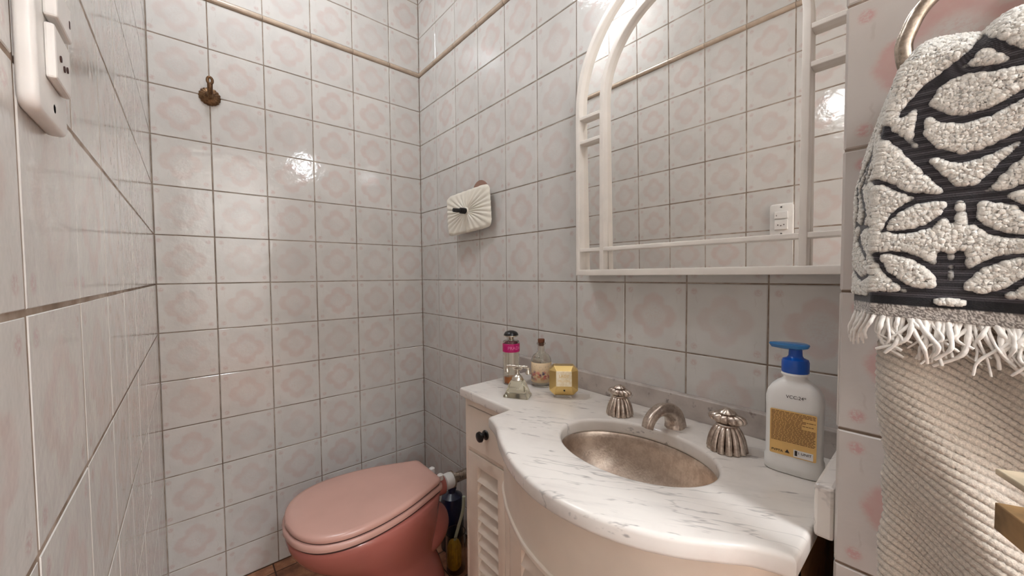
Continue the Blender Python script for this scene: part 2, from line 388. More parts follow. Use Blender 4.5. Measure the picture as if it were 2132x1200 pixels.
def tile_wall(parent, org, rz, hs, mat, tilt=.0022):
    m = Matrix.Rotation(rz, 4, 'Z')
    for a, b, u0, u1 in hs:
        for z0, z1, v0, v1 in ZR:
            o = bpy.data.objects.new('tile', tile_mesh(b-a, z1-z0, u0, u1, v0, v1, mat)); COL.objects.link(o); o.parent = parent
            o.location = Vector((org[0], org[1], (z0+z1)/2)) + (m @ Vector(((a+b)/2, rnd.uniform(-.0003, .0002), 0)))
            o.rotation_euler = (rnd.uniform(-tilt, tilt), rnd.uniform(-.0015, .0015), rz+rnd.uniform(-tilt, tilt))
        o = bpy.data.objects.new('border_tile', band_mesh(b-a)); COL.objects.link(o); o.parent = parent
        o.location = Vector((org[0], org[1], H+.9+BAND/2)) + (m @ Vector(((a+b)/2, 0, 0))); o.rotation_euler = (0, 0, rz)
tile_wall(wall_back, (0, 0), 0, cuts(-.1369, XL, 0), M['tile'])
tile_wall(wall_right, (0, 0), R(-90), cuts(.1457, 0, -PY), M['tile'])
tile_wall(wall_left, (XL, 0), R(90), cuts(0, YR, 0), M['tile'], .0016)
tile_wall(wall_pillar, (PX, 0), R(-90), cuts(-PY, -PY, -YR), M['tile_pillar'])
tile_wall(wall_pillar, (0, PY), R(180), cuts(.27, 0, .27), M['tile_pillar'])
fm = {}
for a, b, _, _ in cuts(-.305, XL, 0):
    for c, d, _, _ in cuts(-.05, YR, 0):
        k = (round(b-a, 4), round(d-c, 4))
        if k not in fm:
            v = []
            for q, z in ((.0015, 0), (0, -.0012), (0, -.008)):
                w, h = k[0]/2-.002, k[1]/2-.002; v += [(-w+q, -h+q, z), (w-q, -h+q, z), (w-q, h-q, z), (-w+q, h-q, z)]
            f = [(0, 1, 2, 3)] + [(i+4, (i+1) % 4+4, (i+1) % 4, i) for i in range(4)] + [(i+8, (i+1) % 4+8, (i+1) % 4+4, i+4) for i in range(4)]
            me = bpy.data.meshes.new('floor_tile'); me.from_pydata(v, [], f); me.materials.append(M['floor']); fm[k] = me
        o = bpy.data.objects.new('floor_tile', fm[k]); COL.objects.link(o); o.parent = floor
        o.location = ((a+b)/2, (c+d)/2, rnd.uniform(-.0003, .0003))
# ------------------------------------------------------------------ wall lamp of the room, then added fill lamps
lamp = thing('wall_lamp', 'frosted globe wall lamp on a metal arm above the arched mirror', 'lamp', (0, -1.21, H+.80))
lathe('lamp_base', [(0, 0), (.045, 0), (.045, .008), (.02, .018), (0, .02)], M['pewter'], lamp, 28, c=(0, -1.21, H+.80), axis='x')
tube('lamp_arm', catmull([(-.015, -1.21, H+.80), (-.09, -1.21, H+.825), (-.16, -1.21, H+.83), (-.20, -1.21, H+.815), (-.205, -1.21, H+.80)], 6), .007, M['pewter'], lamp, 10)
gl = lathe('lamp_globe', [(.0, -.055)] + [(.05*math.sin(a), -.005-.05*math.cos(a)) for a in [R(x) for x in range(15, 166, 15)]] + [(0, .046)], emit('lamp_glow', LAMP_C, LAMP_W/(.05*.05*4*math.pi*math.pi)), lamp, 24, c=(-.205, -1.21, H+.745))
cl = thing('ceiling_fill_lamp', 'added round opal fill lamp on the ceiling over the toilet end of the room', 'lamp', (-.69, -.43, ZC))  # unseen fill lamp, added to even out the room's light
lathe('fill_lamp_rim', [(.12, 0), (.125, -.012), (.12, -.03), (.11, -.03)], M['white_plastic'], cl, 32, c=(-.69, -.43, ZC), cap=False)
lathe('fill_lamp_diffuser', [(.0, -.001), (.11, -.001), (.108, -.03), (.08, -.055), (.04, -.066), (0, -.068)], emit('ceiling_fill_glow', FILL_C, CEIL_FILL_W/(math.pi*.11*.11*math.pi)), cl, 32, c=(-.69, -.43, ZC))

for q, p, w in (('added round opal fill lamp on the ceiling at the far side of the hall', (.45, -3.2, ZC), HALL_FILL_W), ('added round opal fill lamp on the ceiling in the hall just outside the doorway', (-.55, -3.0, ZC), DOOR_FILL_W)):
    hl = thing('hall_fill_lamp', q, 'lamp', p, 'added hall fill lamps')  # unseen lamps, added so that fill light enters from behind
    lathe('fill_lamp_rim', [(.27, 0), (.275, -.012), (.27, -.03), (.26, -.03)], M['white_plastic'], hl, 32, c=p, cap=False)
    lathe('fill_lamp_diffuser', [(.0, -.001), (.26, -.001), (.258, -.03), (.18, -.055), (.08, -.066), (0, -.068)], emit('hall_fill_glow', FILL_C, w/(math.pi*.26*.26*math.pi)), hl, 32, c=p)
# ------------------------------------------------------------------ vanity: marble top, basin, cabinet
ZT = H-.282                     # top of the marble
CT = .027
CY = -1.19
top_pts = [(-.2575, -.705), (-.262, -.922), (-.328, -.926)]
arc = catmull([(-.328, -.926, 0), (-.345, -.970, 0), (-.378, -1.024, 0), (-.411, -1.090, 0), (-.431, -1.152, 0), (-.437, -1.205, 0), (-.432, -1.262, 0), (-.416, -1.316, 0), (-.392, -1.362, 0), (-.364, -1.398, 0), (-.342, -1.424, 0), (-.332, -1.444, 0)], 6)
outline = [(p.x, p.y) for p in arc]
loop_top = [(-.021, -.705)] + top_pts[:2] + outline + [(-.328, -1.463), (-.021, -1.463)]
BX, BY, BA, BB = -.224, -1.204, .1005, .139
hole = [(BX+BA*math.cos(a), BY+BB*math.sin(a)) for a in [2*math.pi*i/72 for i in range(72)]]
counter = thing('countertop', 'white veined marble washbasin top with bowed front over the cream cabinet', 'countertop', (-.22, CY, ZT))
def slab(name, loops, z0, z1, bevel, mat, parent): return shape(name, loops, z1-z0, bevel, mat, parent, 'xy', z0, 40, 3)
slab('slab', [loop_top, hole], ZT-CT, ZT, .0065, M['marble'], counter)
bs = box('backsplash', (-.0205, -.0008), (-1.4625, -.668), (ZT-CT, H-.2375), M['marble_grey'], counter, b=.002); bs['label'] = 'grey speckled marble upstand'
box('side_splash', (-.258, -.0215), (-1.4825, -1.4632), (ZT-.006, H-.2255), M['marble'], counter, b=.004)
basin = thing('sink_basin', 'oval hammered metal basin set under the marble top', 'basin', (BX, BY, ZT-CT-.125))
rg = []
prof = [(1.10, 0), (1.04, 0), (1.02, -.004)] + [(1.02*math.cos(a)**.75, -.004-.108*math.sin(a)) for a in [R(x) for x in range(6, 90, 6)]] + [(.08, -.1125)]
inner = [[(BX+BA*k*math.cos(2*math.pi*i/64), BY+BB*k*math.sin(2*math.pi*i/64), ZT-CT-.0006+z) for i in range(64)] for k, z in prof]
outer = [[(BX+(BA*k+.002)*math.cos(2*math.pi*i/64), BY+(BB*k+.002)*math.sin(2*math.pi*i/64), ZT-CT-.003+z) for i in range(64)] for k, z in reversed(prof)]
bw = loft('bowl', inner + outer, M['basin'], basin, 50, cap0=False, cap1=False)
lathe('drain', [(0, .004), (.012, .004), (.016, .0015), (.018, -.004), (0, -.004)], M['pewter'], basin, 24, c=(BX, BY, ZT-CT-.113))

FX = -.245                      # plane of the cabinet front
cab = thing('vanity_cabinet', 'cream washbasin cabinet with louvred doors and a bowed front', 'cabinet', (-.15, CY, 0))
YL, YE = -.712, -1.447
cz = ZT-CT
box('side_panel', (FX+.001, -.012), (YL-.016, YL), (0, cz-.001), M['cream'], cab, b=.001)
rp = box('side_panel', (FX+.001, -.012), (YE, YE+.016), (0, cz-.001), M['rawwood'], cab, b=.001); rp['label'] = 'raw plywood side panel'
box('bottom_panel', (FX+.002, -.012), (YE+.016, YL-.016), (.05, .066), M['cream'], cab)
box('plinth', (FX+.02, FX+.034), (YE+.016, YL-.016), (0, .05), M['cream'], cab)
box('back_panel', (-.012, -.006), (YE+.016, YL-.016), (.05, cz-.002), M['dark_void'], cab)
def stile(y0, y1, z0=.05, z1=None, x=FX, d=.018): return box('stile', (x, x+d), (min(y0, y1), max(y0, y1)), (z0, z1 or cz-.001), M['cream'], cab, b=.0012)
stile(YL, YL-.0085); stile(-.8765, -.893); stile(YE, YE+.012)
box('top_rail', (FX, FX+.018), (-.8765, YL-.0085), (H-.327, cz-.001), M['cream'], cab, b=.001)
box('middle_rail', (FX+.002, FX+.018), (-.8765, YL-.0085), (H-.4505, H-.4405), M['cream'], cab, b=.001)
def knob(parent, y, z, x=FX):
    k = lathe('knob', [(0, 0), (.0115, 0), (.0125, .002), (.0115, .004), (.005, .006), (.0045, .012), (.010, .0145), (.0135, .0185), (.0125, .023), (.007, .0255), (0, .026)], M['black'], parent, 24, c=(x, y, z), axis='x')
    k['label'] = 'round black knob'; return k
dr = box('drawer', (FX-.0015, FX+.018), (-.8755, YL-.0095), (H-.4395, H-.329), M['cream'], cab, b=.0015)
knob(dr, -.806, H-.384, FX-.0015)
def louvre_door(y0, y1, z0, z1, lz1, lpad, x=FX):
    """frame with a louvred opening; Y0 > Y1"""
    fr = [(y0, z0), (y1, z0), (y1, z1), (y0, z1)]; ia, ib = y0-lpad, y1+lpad*.62
    d = shape('door', [fr, [(ia, z0+.05), (ib, z0+.05), (ib, lz1), (ia, lz1)]], .018, .0015, M['cream'], cab, 'yz', x, 35, 1)
    z = lz1-.006; n = 0; me = None
    while z > z0+.06:
        if me is None:
            q = box('slat', (x+.001, x+.005), (ib-.001, ia+.001), (-.0185, .0185), M['cream_slat'], d, b=0)
            me = q.data
            for v in me.vertices: v.co.z += 0
            q.data.transform(Matrix.Translation((0, 0, BASE.z)))
            c0 = Vector((x+.003-BASE.x, (ia+ib)/2-BASE.y, 0)); me.transform(Matrix.Translation(-c0))
        else:
            q = bpy.data.objects.new('slat', me); COL.objects.link(q); q.parent = d
        q.location = c0 + Vector((.0085, 0, z-.0165-BASE.z)); q.rotation_euler = (0, R(33), 0)
        z -= .0338; n += 1
    return d
louvre_door(YL-.0095, -.8755, .06, H-.452, H-.484, .043)
louvre_door(-.894, -1.166, .06, H-.466, H-.609, .040)
louvre_door(-1.168, YE+.013, .06, H-.466, H-.609, .040)
# bowed apron in front of the basin
ap = catmull([(FX, -.895, 0), (-.276, -.912, 0), (-.321, -.978, 0), (-.353, -1.042, 0), (-.372, -1.095, 0), (-.382, -1.15, 0), (-.384, -1.205, 0), (-.379, -1.262, 0), (-.364, -1.316, 0), (-.342, -1.362, 0), (-.312, -1.402, 0), (-.295, -1.425, 0), (-.292, YE+.001, 0)], 5)
def apron(name, off, z0, z1, mat, parent, thick=.012, b=.0015):
    n = len(ap); nr = []
    for i, p in enumerate(ap):
        t = (ap[min(i+1, n-1)]-ap[max(i-1, 0)]).normalized(); nr.append(Vector((t.y, -t.x, 0)))
    fo = [p+q*off for p, q in zip(ap, nr)]; fi = [p+q*(off-thick) for p, q in zip(ap, nr)]
    rings = [[(a.x, a.y, z0), (a.x, a.y, z1), (c.x, c.y, z1), (c.x, c.y, z0)] for a, c in zip(fo, fi)]
    o = loft(name, rings, mat, parent, 40)
    if b: bev(o, b)
    return o
apr = apron('apron', 0.0, H-.458, cz-.001, M['cream'], cab)
apron('moulding', .0040, H-.465, H-.453, M['cream'], apr, .015, .003)
apron('moulding', .004, cz-.022, cz-.001, M['cream'], apr, .010, .003)
fill = []
shape('apron_floor', [[(p.x, p.y) for p in ap] + [(FX+.01, YE+.001), (FX+.01, -.895)]], .006, .0005, M['cream'], cab, 'xy', H-.462, 35, 1)

# ------------------------------------------------------------------ taps and spout
def flu(n, d, z0=0, z1=9): return lambda a, z: (d*abs(math.cos(n*a/2))**.6 - d*.4) if z0 <= z <= z1 else 0
def tap(x, y, label, s, rz):
    t = thing('tap_handle', label, 'tap', (x, y, ZT), 'fluted tap handles of the washbasin', rz=rz)
    local()
    pr = [(0, 0), (.027, 0), (.0292, .0015), (.0285, .006), (.0275, .013), (.0255, .022), (.0222, .031), (.0180, .0385), (.0150, .0425), (.0, .043)]
    lathe('bell', [(r*s, z*s) for r, z in pr], M['pewter'], t, 112, flu(14, .17), smooth=60)
    lathe('collar', [(0, .042*s), (.0160*s, .042*s), (.0172*s, .0435*s), (.0160*s, .0455*s), (0, .0455*s)], M['pewter'], t, 36)
    pr = [(0, .0450), (.015, .0452), (.0205, .0480), (.0235, .0525), (.0225, .0570), (.0175, .0605), (.010, .0618), (0, .062)]
    m = lathe('melon_grip', [(r*s, z*s) for r, z in pr], M['pewter'], t, 96, flu(12, .22), smooth=60); m.scale = (.70, 1.16, 1)
    pr = [(0, .0615), (.0115, .0618), (.0130, .0636), (.0115, .0662), (.0060, .0690), (.0035, .0708), (0, .0712)]
    lathe('finial', [(r*s, z*s) for r, z in pr], M['pewter'], t, 64, flu(10, .14), smooth=60)
    return t
tap(-.107, -1.103, 'fluted pewter tap handle between the gold perfume bottle and the spout', .90, 0)
tap(-.1115, -1.318, 'fluted pewter tap handle beside the white soap bottle', 1.0, 0)
sp = thing('basin_spout', 'ribbed arched pewter spout reaching over the oval basin', 'faucet', (-.088, -1.213, ZT))
pth = catmull([(-.083, -1.214, ZT-.001), (-.0845, -1.2135, ZT+.012), (-.091, -1.212, ZT+.026), (-.106, -1.2085, ZT+.037), (-.124, -1.204, ZT+.040), (-.141, -1.200, ZT+.034), (-.153, -1.1975, ZT+.023), (-.1575, -1.1965, ZT+.011)], 6)
def spsec(a, f):
    w = 1.45-.70*min(1, f*1.5); h = 1.2-.35*f
    k = 1+.10*abs(math.cos(2.5*a))
    c, s = math.cos(a), math.sin(a)
    e = .72
    return (w*k*math.copysign(abs(c)**e, c), h*k*math.copysign(abs(s)**e, s))
tube('spout', pth, lambda f: .0140-.0025*f, M['pewter'], sp, 40, 35, spsec)

# ------------------------------------------------------------------ arched mirror in a white frame
MY, MZ = -1.2098, H+.017
RO, RI, ZS = .2738, .2015, H+.430
mir = thing('arched_mirror', 'arched wall mirror in a white frame with inner bars above the basin', 'mirror', (-.02, MY, MZ))
def arch(r, z0, n=48):
    return [(MY+r, z0), ] + [(MY+r*math.cos(math.pi*i/n), ZS+r*math.sin(math.pi*i/n)) for i in range(n+1)] + [(MY-r, z0)]
fw = .0125
shape('frame', [arch(RO, MZ), arch(RO-fw, MZ+.0145)], .050, .0018, M['white_paint'], mir, 'yz', -.052, 35)
mw = .0115; zb = MZ+.0135
ring = arch(RI, zb); ringi = arch(RI-mw, zb)
shape('inner_arch', [ring + list(reversed(ringi))], .0205, .0016, M['white_paint'], mir, 'yz', -.0515, 35)
zl0, zl1 = H+.0762, H+.0852
e = .001
def rail(y0, y1, z0, z1): box('rail', (-.0505, -.0295), (min(y0, y1), max(y0, y1)), (z0, z1), M['white_paint'], mir, b=.0014)
for s in (1, -1):
    rail(MY+s*(RO-fw+e), MY+s*(RI-e), zl0, zl1)
    rail(MY+s*(RO-fw+e), MY+s*(RI-e), H+.4045, H+.4130); rail(MY+s*(RO-fw+e), MY+s*(RI-e), H+.3450, H+.3535)
rail(MY+RI-mw+e, MY-RI+mw-e, zl0, zl1)
g = shape('mirror_glass', [arch(RO-.003, MZ+.003)], .004, .0004, M['mirror'], mir, 'yz', 0, 35, 0)
g.location = (-.0300+.02, 0, 0); g.rotation_euler = (0, -R(.85), 0)
# the glass leans a little forward inside the frame
for v in g.data.vertices: v.co.x -= .02
box('backing', (-.012, -.002), (MY-.2, MY+.2), (H+.06, H+.44), M['white_paint'], mir)
# ------------------------------------------------------------------ bottles on the marble
def bottle_shell(name, prof, th, mat, parent, c, n=40):
    inn = [(max(r-th, 0.0), z+(th if i == 0 else 0)) for i, (r, z) in enumerate(prof)]
    inn[0] = (0, prof[0][1]+th*1.6); inn[1] = (max(prof[1][0]-th, 0), prof[1][1]+th*1.6)
    return lathe(name, prof + list(reversed(inn)), mat, parent, n, c=c, cap=False, smooth=50)
def bend_text(s, size, rad, z, ang, c, mat, parent, name='lettering', push=.0003):
    me = text_mesh(s, size)
    for v in me.vertices:
        x, y, q = v.co; a = ang + x/rad; rr = rad+push+q
        v.co = (c[0]+rr*math.cos(a), c[1]+rr*math.sin(a), c[2]+z+y)
    me.transform(Matrix.Translation(-BASE)); o = bpy.data.objects.new(name, me); COL.objects.link(o); me.materials.append(mat); o.parent = parent; return o
# tall perfume spray with the magenta band
c = (-.130, -.770, ZT)
pf = thing('perfume_bottle', 'tall clear perfume spray with magenta band and black domed cap', 'perfume', c)
r = .0232
shell = bottle_shell('glass_body', [(0, .0005), (r-.002, .0005), (r, .003), (r, .117), (r-.003, .120), (.009, .1205), (.0085, .1225)], .0026, M['glass'], pf, c)
lathe('perfume', [(0, .0055), (r-.0030, .0055), (r-.0030, .022), (0, .022)], M['liquid'], pf, 36, c=c)
band = lathe('band', [(r+.0003, .090), (r+.0009, .0902), (r+.0009, .1125), (r+.0003, .113)], M['magenta'], pf, 48, c=c, cap=False); band['label'] = 'magenta band with pale lettering'
bend_text('PRADA', .0125, r+.0010, .1015, math.atan2(-1.56+.77, -.805+.13)+.42, c, M['magenta_ink'], band)
lathe('spray_collar', [(0, .1225), (.0075, .1225), (.0075, .133), (.0055, .1335), (0, .1335)], M['chrome'], pf, 24, c=c)
cap = lathe('cap', [(0, .1335), (.019, .1335), (.0205, .135), (.0195, .139), (.016, .1435), (.009, .1467), (0, .148)], M['black'], pf, 36, c=c)
lathe('cap_ring', [(.006, .1315), (.0205, .1325), (.0208, .1352), (.006, .1350)], M['silver'], cap, 36, c=c, cap=False)
# corked bottle with the flower label
c = (-.080, -.838, ZT)
kb = thing('corked_bottle', 'round clear glass bottle with cork stopper and flowery paper label', 'bottle', c)
bp = [(0, .0005), (.026, .0005), (.0275, .003), (.0275, .066)] + [(.010+.0175*math.cos(R(x)), .066+.022*math.sin(R(x))) for x in (20, 40, 60, 80)] + [(.0098, .094), (.0098, .112), (.0118, .1125), (.0120, .1165), (.0098, .1170)]
bottle_shell('glass_body', bp, .0024, M['glass'], kb, c)
lathe('cork', [(0, .108), (.0070, .108), (.0078, .117), (.0092, .1172), (.0094, .1255), (.0088, .1268), (0, .1268)], M['cork'], kb, 28, c=c)
nn = 28; vv = []; ff = []; uvs = []
va = math.atan2(-1.56+.838, -.805+.08)
for i in range(nn+1):
    a = va + (i/nn-.5)*3.4
    for z in (.0125, .0655): vv.append((c[0]+.0279*math.cos(a), c[1]+.0279*math.sin(a), c[2]+z)); uvs.append((i/nn*1.8, 0 if z < .02 else 1))
ff = [(2*i, 2*i+2, 2*i+3, 2*i+1) for i in range(nn)]
lb = mesh('paper_label', vv, ff, M['floral'], kb, 60, fix=False)
ul = lb.data.uv_layers.new(name='UVMap')
for l in lb.data.loops: ul.data[l.index].uv = uvs[l.vertex_index]
sl = lb.modifiers.new('thick', 'SOLIDIFY'); sl.thickness = .0003
# little bottle shaped like an antique telephone
c = (-.1935, -.868, ZT)
tb = thing('telephone_bottle', 'small pressed-glass perfume bottle shaped like an antique telephone with silver handset', 'perfume', c, rz=R(-60))
local()
def sq(w, d, z, r=.004, n=4): return [(x, y, z) for x, y in rrect(w, d, r, n)]
loft('glass_body', [sq(.062, .040, .0005), sq(.064, .042, .002), sq(.063, .041, .005), sq(.057, .037, .009), sq(.047, .031, .022), sq(.037, .025, .036), sq(.030, .021, .043, .006), sq(.022, .018, .047, .006), sq(.014, .014, .049, .005)], M['glass_old'], tb, 30)
dome = lathe('cap', [(.0135, .0415), (.0150, .043), (.0130, .049), (.009, .0535), (.005, .056), (.0035, .061), (.0035, .068), (.006, .0705), (0, .071)], M['silver'], tb, 28)
hs = [(-.0265, 0, .0745), (-.016, 0, .0750), (0, 0, .0745), (.016, 0, .0750), (.0265, 0, .0745)]
hd = tube('handset', catmull(hs, 6), lambda f: .0030+.0012*abs(math.cos(f*math.pi*5)), M['silver'], tb, 14)
for s in (-1, 1):
    lathe('earpiece', [(0, 0), (.0052, 0), (.0068, .002), (.0062, .006), (.0034, .010), (.0028, .014), (.0042, .017), (0, .0185)], M['silver'], hd, 20, c=(s*.0275, 0, .0575))
    tube('cradle', catmull([(0, 0, .069), (s*.006, 0, .0675), (s*.011, 0, .0695), (s*.0125, 0, .0735)], 5), .0014, M['silver'], tb, 8)
tube('cord', catmull([(.012, -.012, .046), (.016, -.018, .038), (.013, -.0235, .026), (.006, -.022, .022), (.004, -.0185, .028)], 5), .0008, M['silver'], tb, 8)
# gold faceted bottle
c = (-.110, -.945, ZT)
gb = thing('gold_perfume', 'faceted gold ingot-shaped perfume bottle with a pale square plate', 'perfume', c, rz=math.atan2(-1.56+.945, -.805+.110)+R(90+3))
local()
# local -y looks at the room; front face, girdle, back
K = 1.27
zc_ = .0340*K
def octo(w, h, ch, y, z=zc_): return [(x*K, y*K, z+q*K) for x, q in ((-w+ch, -h), (w-ch, -h), (w, -h+ch), (w, h-ch), (w-ch, h), (-w+ch, h), (-w, h-ch), (-w, -h+ch))]
zf = zc_+.0055*K
rings = [octo(.0152, .0150, .0014, -.0175, zf), octo(.0272, .0284, .0090, -.0075, zc_), octo(.0278, .0290, .0090, .0070, zc_), octo(.0150, .0150, .0018, .0190, zf)]
v, f = ringmesh(rings)
gm = mesh('gold_body', v, f, M['gold'], gb); bev(gm, .0006, 2, 8)
pl = box('plate', (-.0148*K, .0148*K), (-.0183*K, -.0173*K), (zf-.0146*K, zf+.0146*K), M['gold_pale'], gb, b=.001)
mt = text_mesh('LADY', .0100); me2 = text_mesh('MILLION', .0072)
for q, dz in ((mt, .0065), (me2, -.0055)):
    q.transform(Matrix.Translation((0, -.01845*K, zf+dz)) @ Matrix.Rotation(R(90), 4, 'X')); o = bpy.data.objects.new('engraving', q); COL.objects.link(o); q.materials.append(M['gold']); o.parent = pl
nz_ = lathe('spray_hole', [(0, -.001), (.0021, -.001), (.0021, .001), (0, .001)], M['black'], gb, 16, c=(0.001, -.0134*K, zc_-.0180*K), axis='y'); nz_['label'] = 'small black spray hole'
loft('clear_base', [[(x, y, z) for x, y in rrect(.040, .020, .004)] for z in (.0003, .0068)], M['glass'], gb, 40)
# soap dispenser
c = (-.112, -1.412, ZT)
sb = thing('soap_dispenser', 'white plastic soap bottle with blue pump and orange back label', 'soap dispenser', c, rz=R(5))
local()
def sx(w, d, z, r=None):
    pts = []
    for i in range(48):
        a = 2*math.pi*i/48; e = .55
        pts.append((d/2*math.copysign(abs(math.cos(a))**e, math.cos(a)), w/2*math.copysign(abs(math.sin(a))**e, math.sin(a)), z))
    return pts
secs = [(.0700, .040, .0005), (.0735, .0435, .002), (.0740, .044, .012), (.0735, .0432, .020), (.0705, .0415, .024), (.0700, .041, .060), (.0705, .041, .100), (.0712, .0415, .106), (.0708, .041, .113), (.067, .039, .122), (.058, .036, .130), (.046, .032, .136), (.035, .028, .1398), (.0285, .0265, .1425), (.0280, .0270, .149)]
body = loft('bottle_body', [sx(*q) for q in secs], M['milky'], sb, 60)
lathe('neck_ring', [(0, .147), (.0165, .147), (.0175, .149), (.0165, .1515), (0, .1515)], M['milky'], sb, 32)
pump = lathe('pump_collar', [(0, .1515), (.0165, .1515), (.0172, .153), (.0172, .168), (.0160, .1715), (.0105, .174), (.0088, .177), (.0082, .188), (0, .188)], M['blue'], sb, 40, flute=lambda a, z: .012*math.cos(24*a) if z < .17 else 0); pump['label'] = 'blue screw collar and stem'
hd = []
for z, k in ((.1865, .55), (.189, .9), (.1925, 1.0), (.1945, .96), (.1955, .8)):
    ring_ = []
    for i in range(40):
        a = 2*math.pi*i/40; x = .0155*k*math.cos(a); y = .0175*k*math.sin(a)
        if math.sin(a) > 0: y = .034*k*math.sin(a); x *= 1-.55*math.sin(a)**2
        ring_.append((x, y, z-(.002*max(0, y/.034) if z < .19 else 0)))
    hd.append(ring_)
ph = loft('pump_head', hd, M['blue_clear'], sb, 40); ph['label'] = 'clear blue flat press head with nozzle'
lab = loft('back_label', [[(-.0213-.0004*t, y, z) for y, z in rrect(.056, .068, .002, 3, -.001, .0625)] for t in (0, 1)], M['orange_label'], sb, 30)
pr_v = []; pr_f = []
rr_ = random.Random(5)
def bar(y0, y1, z0, z1, V, F, x0=-.0219):
    b0 = len(V); V += [(x0, y0, z0), (x0, y1, z0), (x0, y1, z1), (x0, y0, z1)]; F.append((b0, b0+1, b0+2, b0+3))
zz = .0935
while zz > .049:
    y = .0255
    while y > -.026:
        w = rr_.uniform(.002, .006); y1 = max(y-w, -.0275)
        if zz < .089 and zz > .070 and y < -.012 and int(zz*1e4) % 3: break
        bar(y, y1, zz, zz+.0010, pr_v, pr_f); y = y1-.0007
    zz -= .0020
prt = mesh('label_print', pr_v, pr_f, M['ink'], lab, fix=False); prt['kind'] = 'stuff'
wl = box('label_box', (-.0221, -.0216), (-.0255, -.0025), (.030, .0405), M['label_white'], lab)
box('code_block', (-.0224, -.0221), (-.0070, -.0040), (.032, .0395), M['ink_dark'], wl)
def flat_text(s, size, y, z, mat, par, x=-.0221, rot=0):
    me = text_mesh(s, size); me.transform(Matrix.Translation((x, y, z)) @ Matrix.Rotation(R(-90), 4, 'Z') @ Matrix.Rotation(R(90), 4, 'X'))
    o = bpy.data.objects.new('lettering', me); COL.objects.link(o); me.materials.append(mat); o.parent = par
flat_text('1 UNIT', .0052, -.0155, .0365, M['ink_dark'], wl, -.0224); flat_text('PVPTA', .0050, .0175, .0340, M['ink_dark'], lab)
tri = mesh('recycling_mark', [(-.0221, .005+q[0], .0355+q[1]) for q in ((-.003, -.0024), (.003, -.0024), (0, .003))], [(0, 1, 2)], M['ink_dark'], lab, fix=False)
me = text_mesh('VCC:24*', .0066); me.transform(Matrix.Translation((-.0203, -.004, .1175)) @ Matrix.Rotation(R(14), 4, 'Y') @ Matrix.Rotation(R(-90), 4, 'Z') @ Matrix.Rotation(R(90), 4, 'X'))
o = bpy.data.objects.new('batch_code', me); COL.objects.link(o); me.materials.append(M['ink_dark']); o.parent = body

# ------------------------------------------------------------------ toilet in the far corner
TY = -.447; LT = H-.620
def plan(sc=1.0, dx=0.0, back=-.212):
    half = [(back, .0), (back, .070), (back-.006, .083), (-.28, .110), (-.34, .134), (-.40, .150), (-.46, .158), (-.52, .155), (-.57, .137), (-.605, .105), (-.628, .058), (-.637, 0)]
    h = [(half[0][0], half[0][1], 0), (half[1][0], half[1][1], 0)] + catmull([(x, y, 0) for x, y in half[2:]], 5)
    h = [(p[0], p[1]) for p in h]; cx = -.42
    pts = h + [(x, -y) for x, y in reversed(h[1:-1])]
    return [(cx+(x-cx)*sc+dx, y*sc+TY) for x, y in pts]
wc = thing('toilet', 'dusty pink toilet with closed lid in the far corner', 'toilet', (-.40, TY, 0))
def stack(name, levels, mat, smooth=50, par=None):
    return loft(name, [[(x, y, z) for x, y in plan(s)] for s, z in levels], mat, par or wc, smooth)
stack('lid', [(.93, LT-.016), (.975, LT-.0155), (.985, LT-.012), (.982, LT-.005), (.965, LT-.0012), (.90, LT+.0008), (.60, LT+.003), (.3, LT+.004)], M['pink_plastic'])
stack('gasket', [(.965, LT-.020), (.965, LT-.0155)], M['dark_gap'])  # dark ring, shade of the gap under the lid put into colour
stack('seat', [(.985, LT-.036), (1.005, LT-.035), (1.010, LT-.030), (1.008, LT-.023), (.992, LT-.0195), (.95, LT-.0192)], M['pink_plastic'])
stack('gasket', [(.980, LT-.042), (.980, LT-.0355)], M['dark_gap'])  # dark ring, shade of the gap under the seat put into colour
zr = LT-.0415
def sect(xf, xb, hw, z, e=.9, n=48):
    cx = (xf+xb)/2; a = (xb-xf)/2; out = []
    for i in range(n):
        t = 2*math.pi*i/n; cc, ss = math.cos(t), math.sin(t)
        taper = 1-.16*max(0, cc)
        out.append((cx+a*math.copysign(abs(cc)**e, cc), TY+hw*taper*math.copysign(abs(ss)**e, ss), z))
    return out
lv = [(-.628, -.205, .156, zr, .82), (-.632, -.200, .160, zr-.004, .82), (-.632, -.198, .160, zr-.020, .84), (-.624, -.198, .155, zr-.045, .88), (-.602, -.198, .143, zr-.08, .92), (-.565, -.200, .126, zr-.115, .95), (-.515, -.205, .108, zr-.150, 1), (-.468, -.210, .094, zr-.180, 1), (-.440, -.212, .086, zr-.205, 1), (-.435, -.205, .086, zr-.225, 1), (-.445, -.190, .096, zr-.26, 1), (-.458, -.175, .108, .04, 1), (-.462, -.170, .112, .008, 1), (-.460, -.172, .110, 0, 1)]
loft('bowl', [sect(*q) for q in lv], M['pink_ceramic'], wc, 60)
tp = catmull([(-.30, TY, zr-.105), (-.245, TY, zr-.108), (-.213, TY, zr-.125), (-.204, TY, zr-.152), (-.218, TY, zr-.180), (-.26, TY, zr-.198), (-.31, TY, zr-.205)], 6)
tube('trap', tp, lambda f: .052-.010*abs(f-.4), M['pink_ceramic'], wc, 28)
lathe('inlet', [(0, -.017), (.034, -.017), (.034, .012), (.030, .016), (0, .016)], M['pink_ceramic'], wc, 28, c=(-.187, TY, H-.690), axis='x')
for s in (-1, 1): lathe('hinge', [(0, 0), (.010, 0), (.011, .002), (.010, .016), (.006, .019), (0, .0195)], M['white_plastic'], wc, 20, c=(-.192, TY+s*.028, zr+.005))
fp = thing('flush_pipe', 'grey metal flush pipe with white rubber sleeve behind the toilet', 'pipe', (-.08, TY, H-.70))
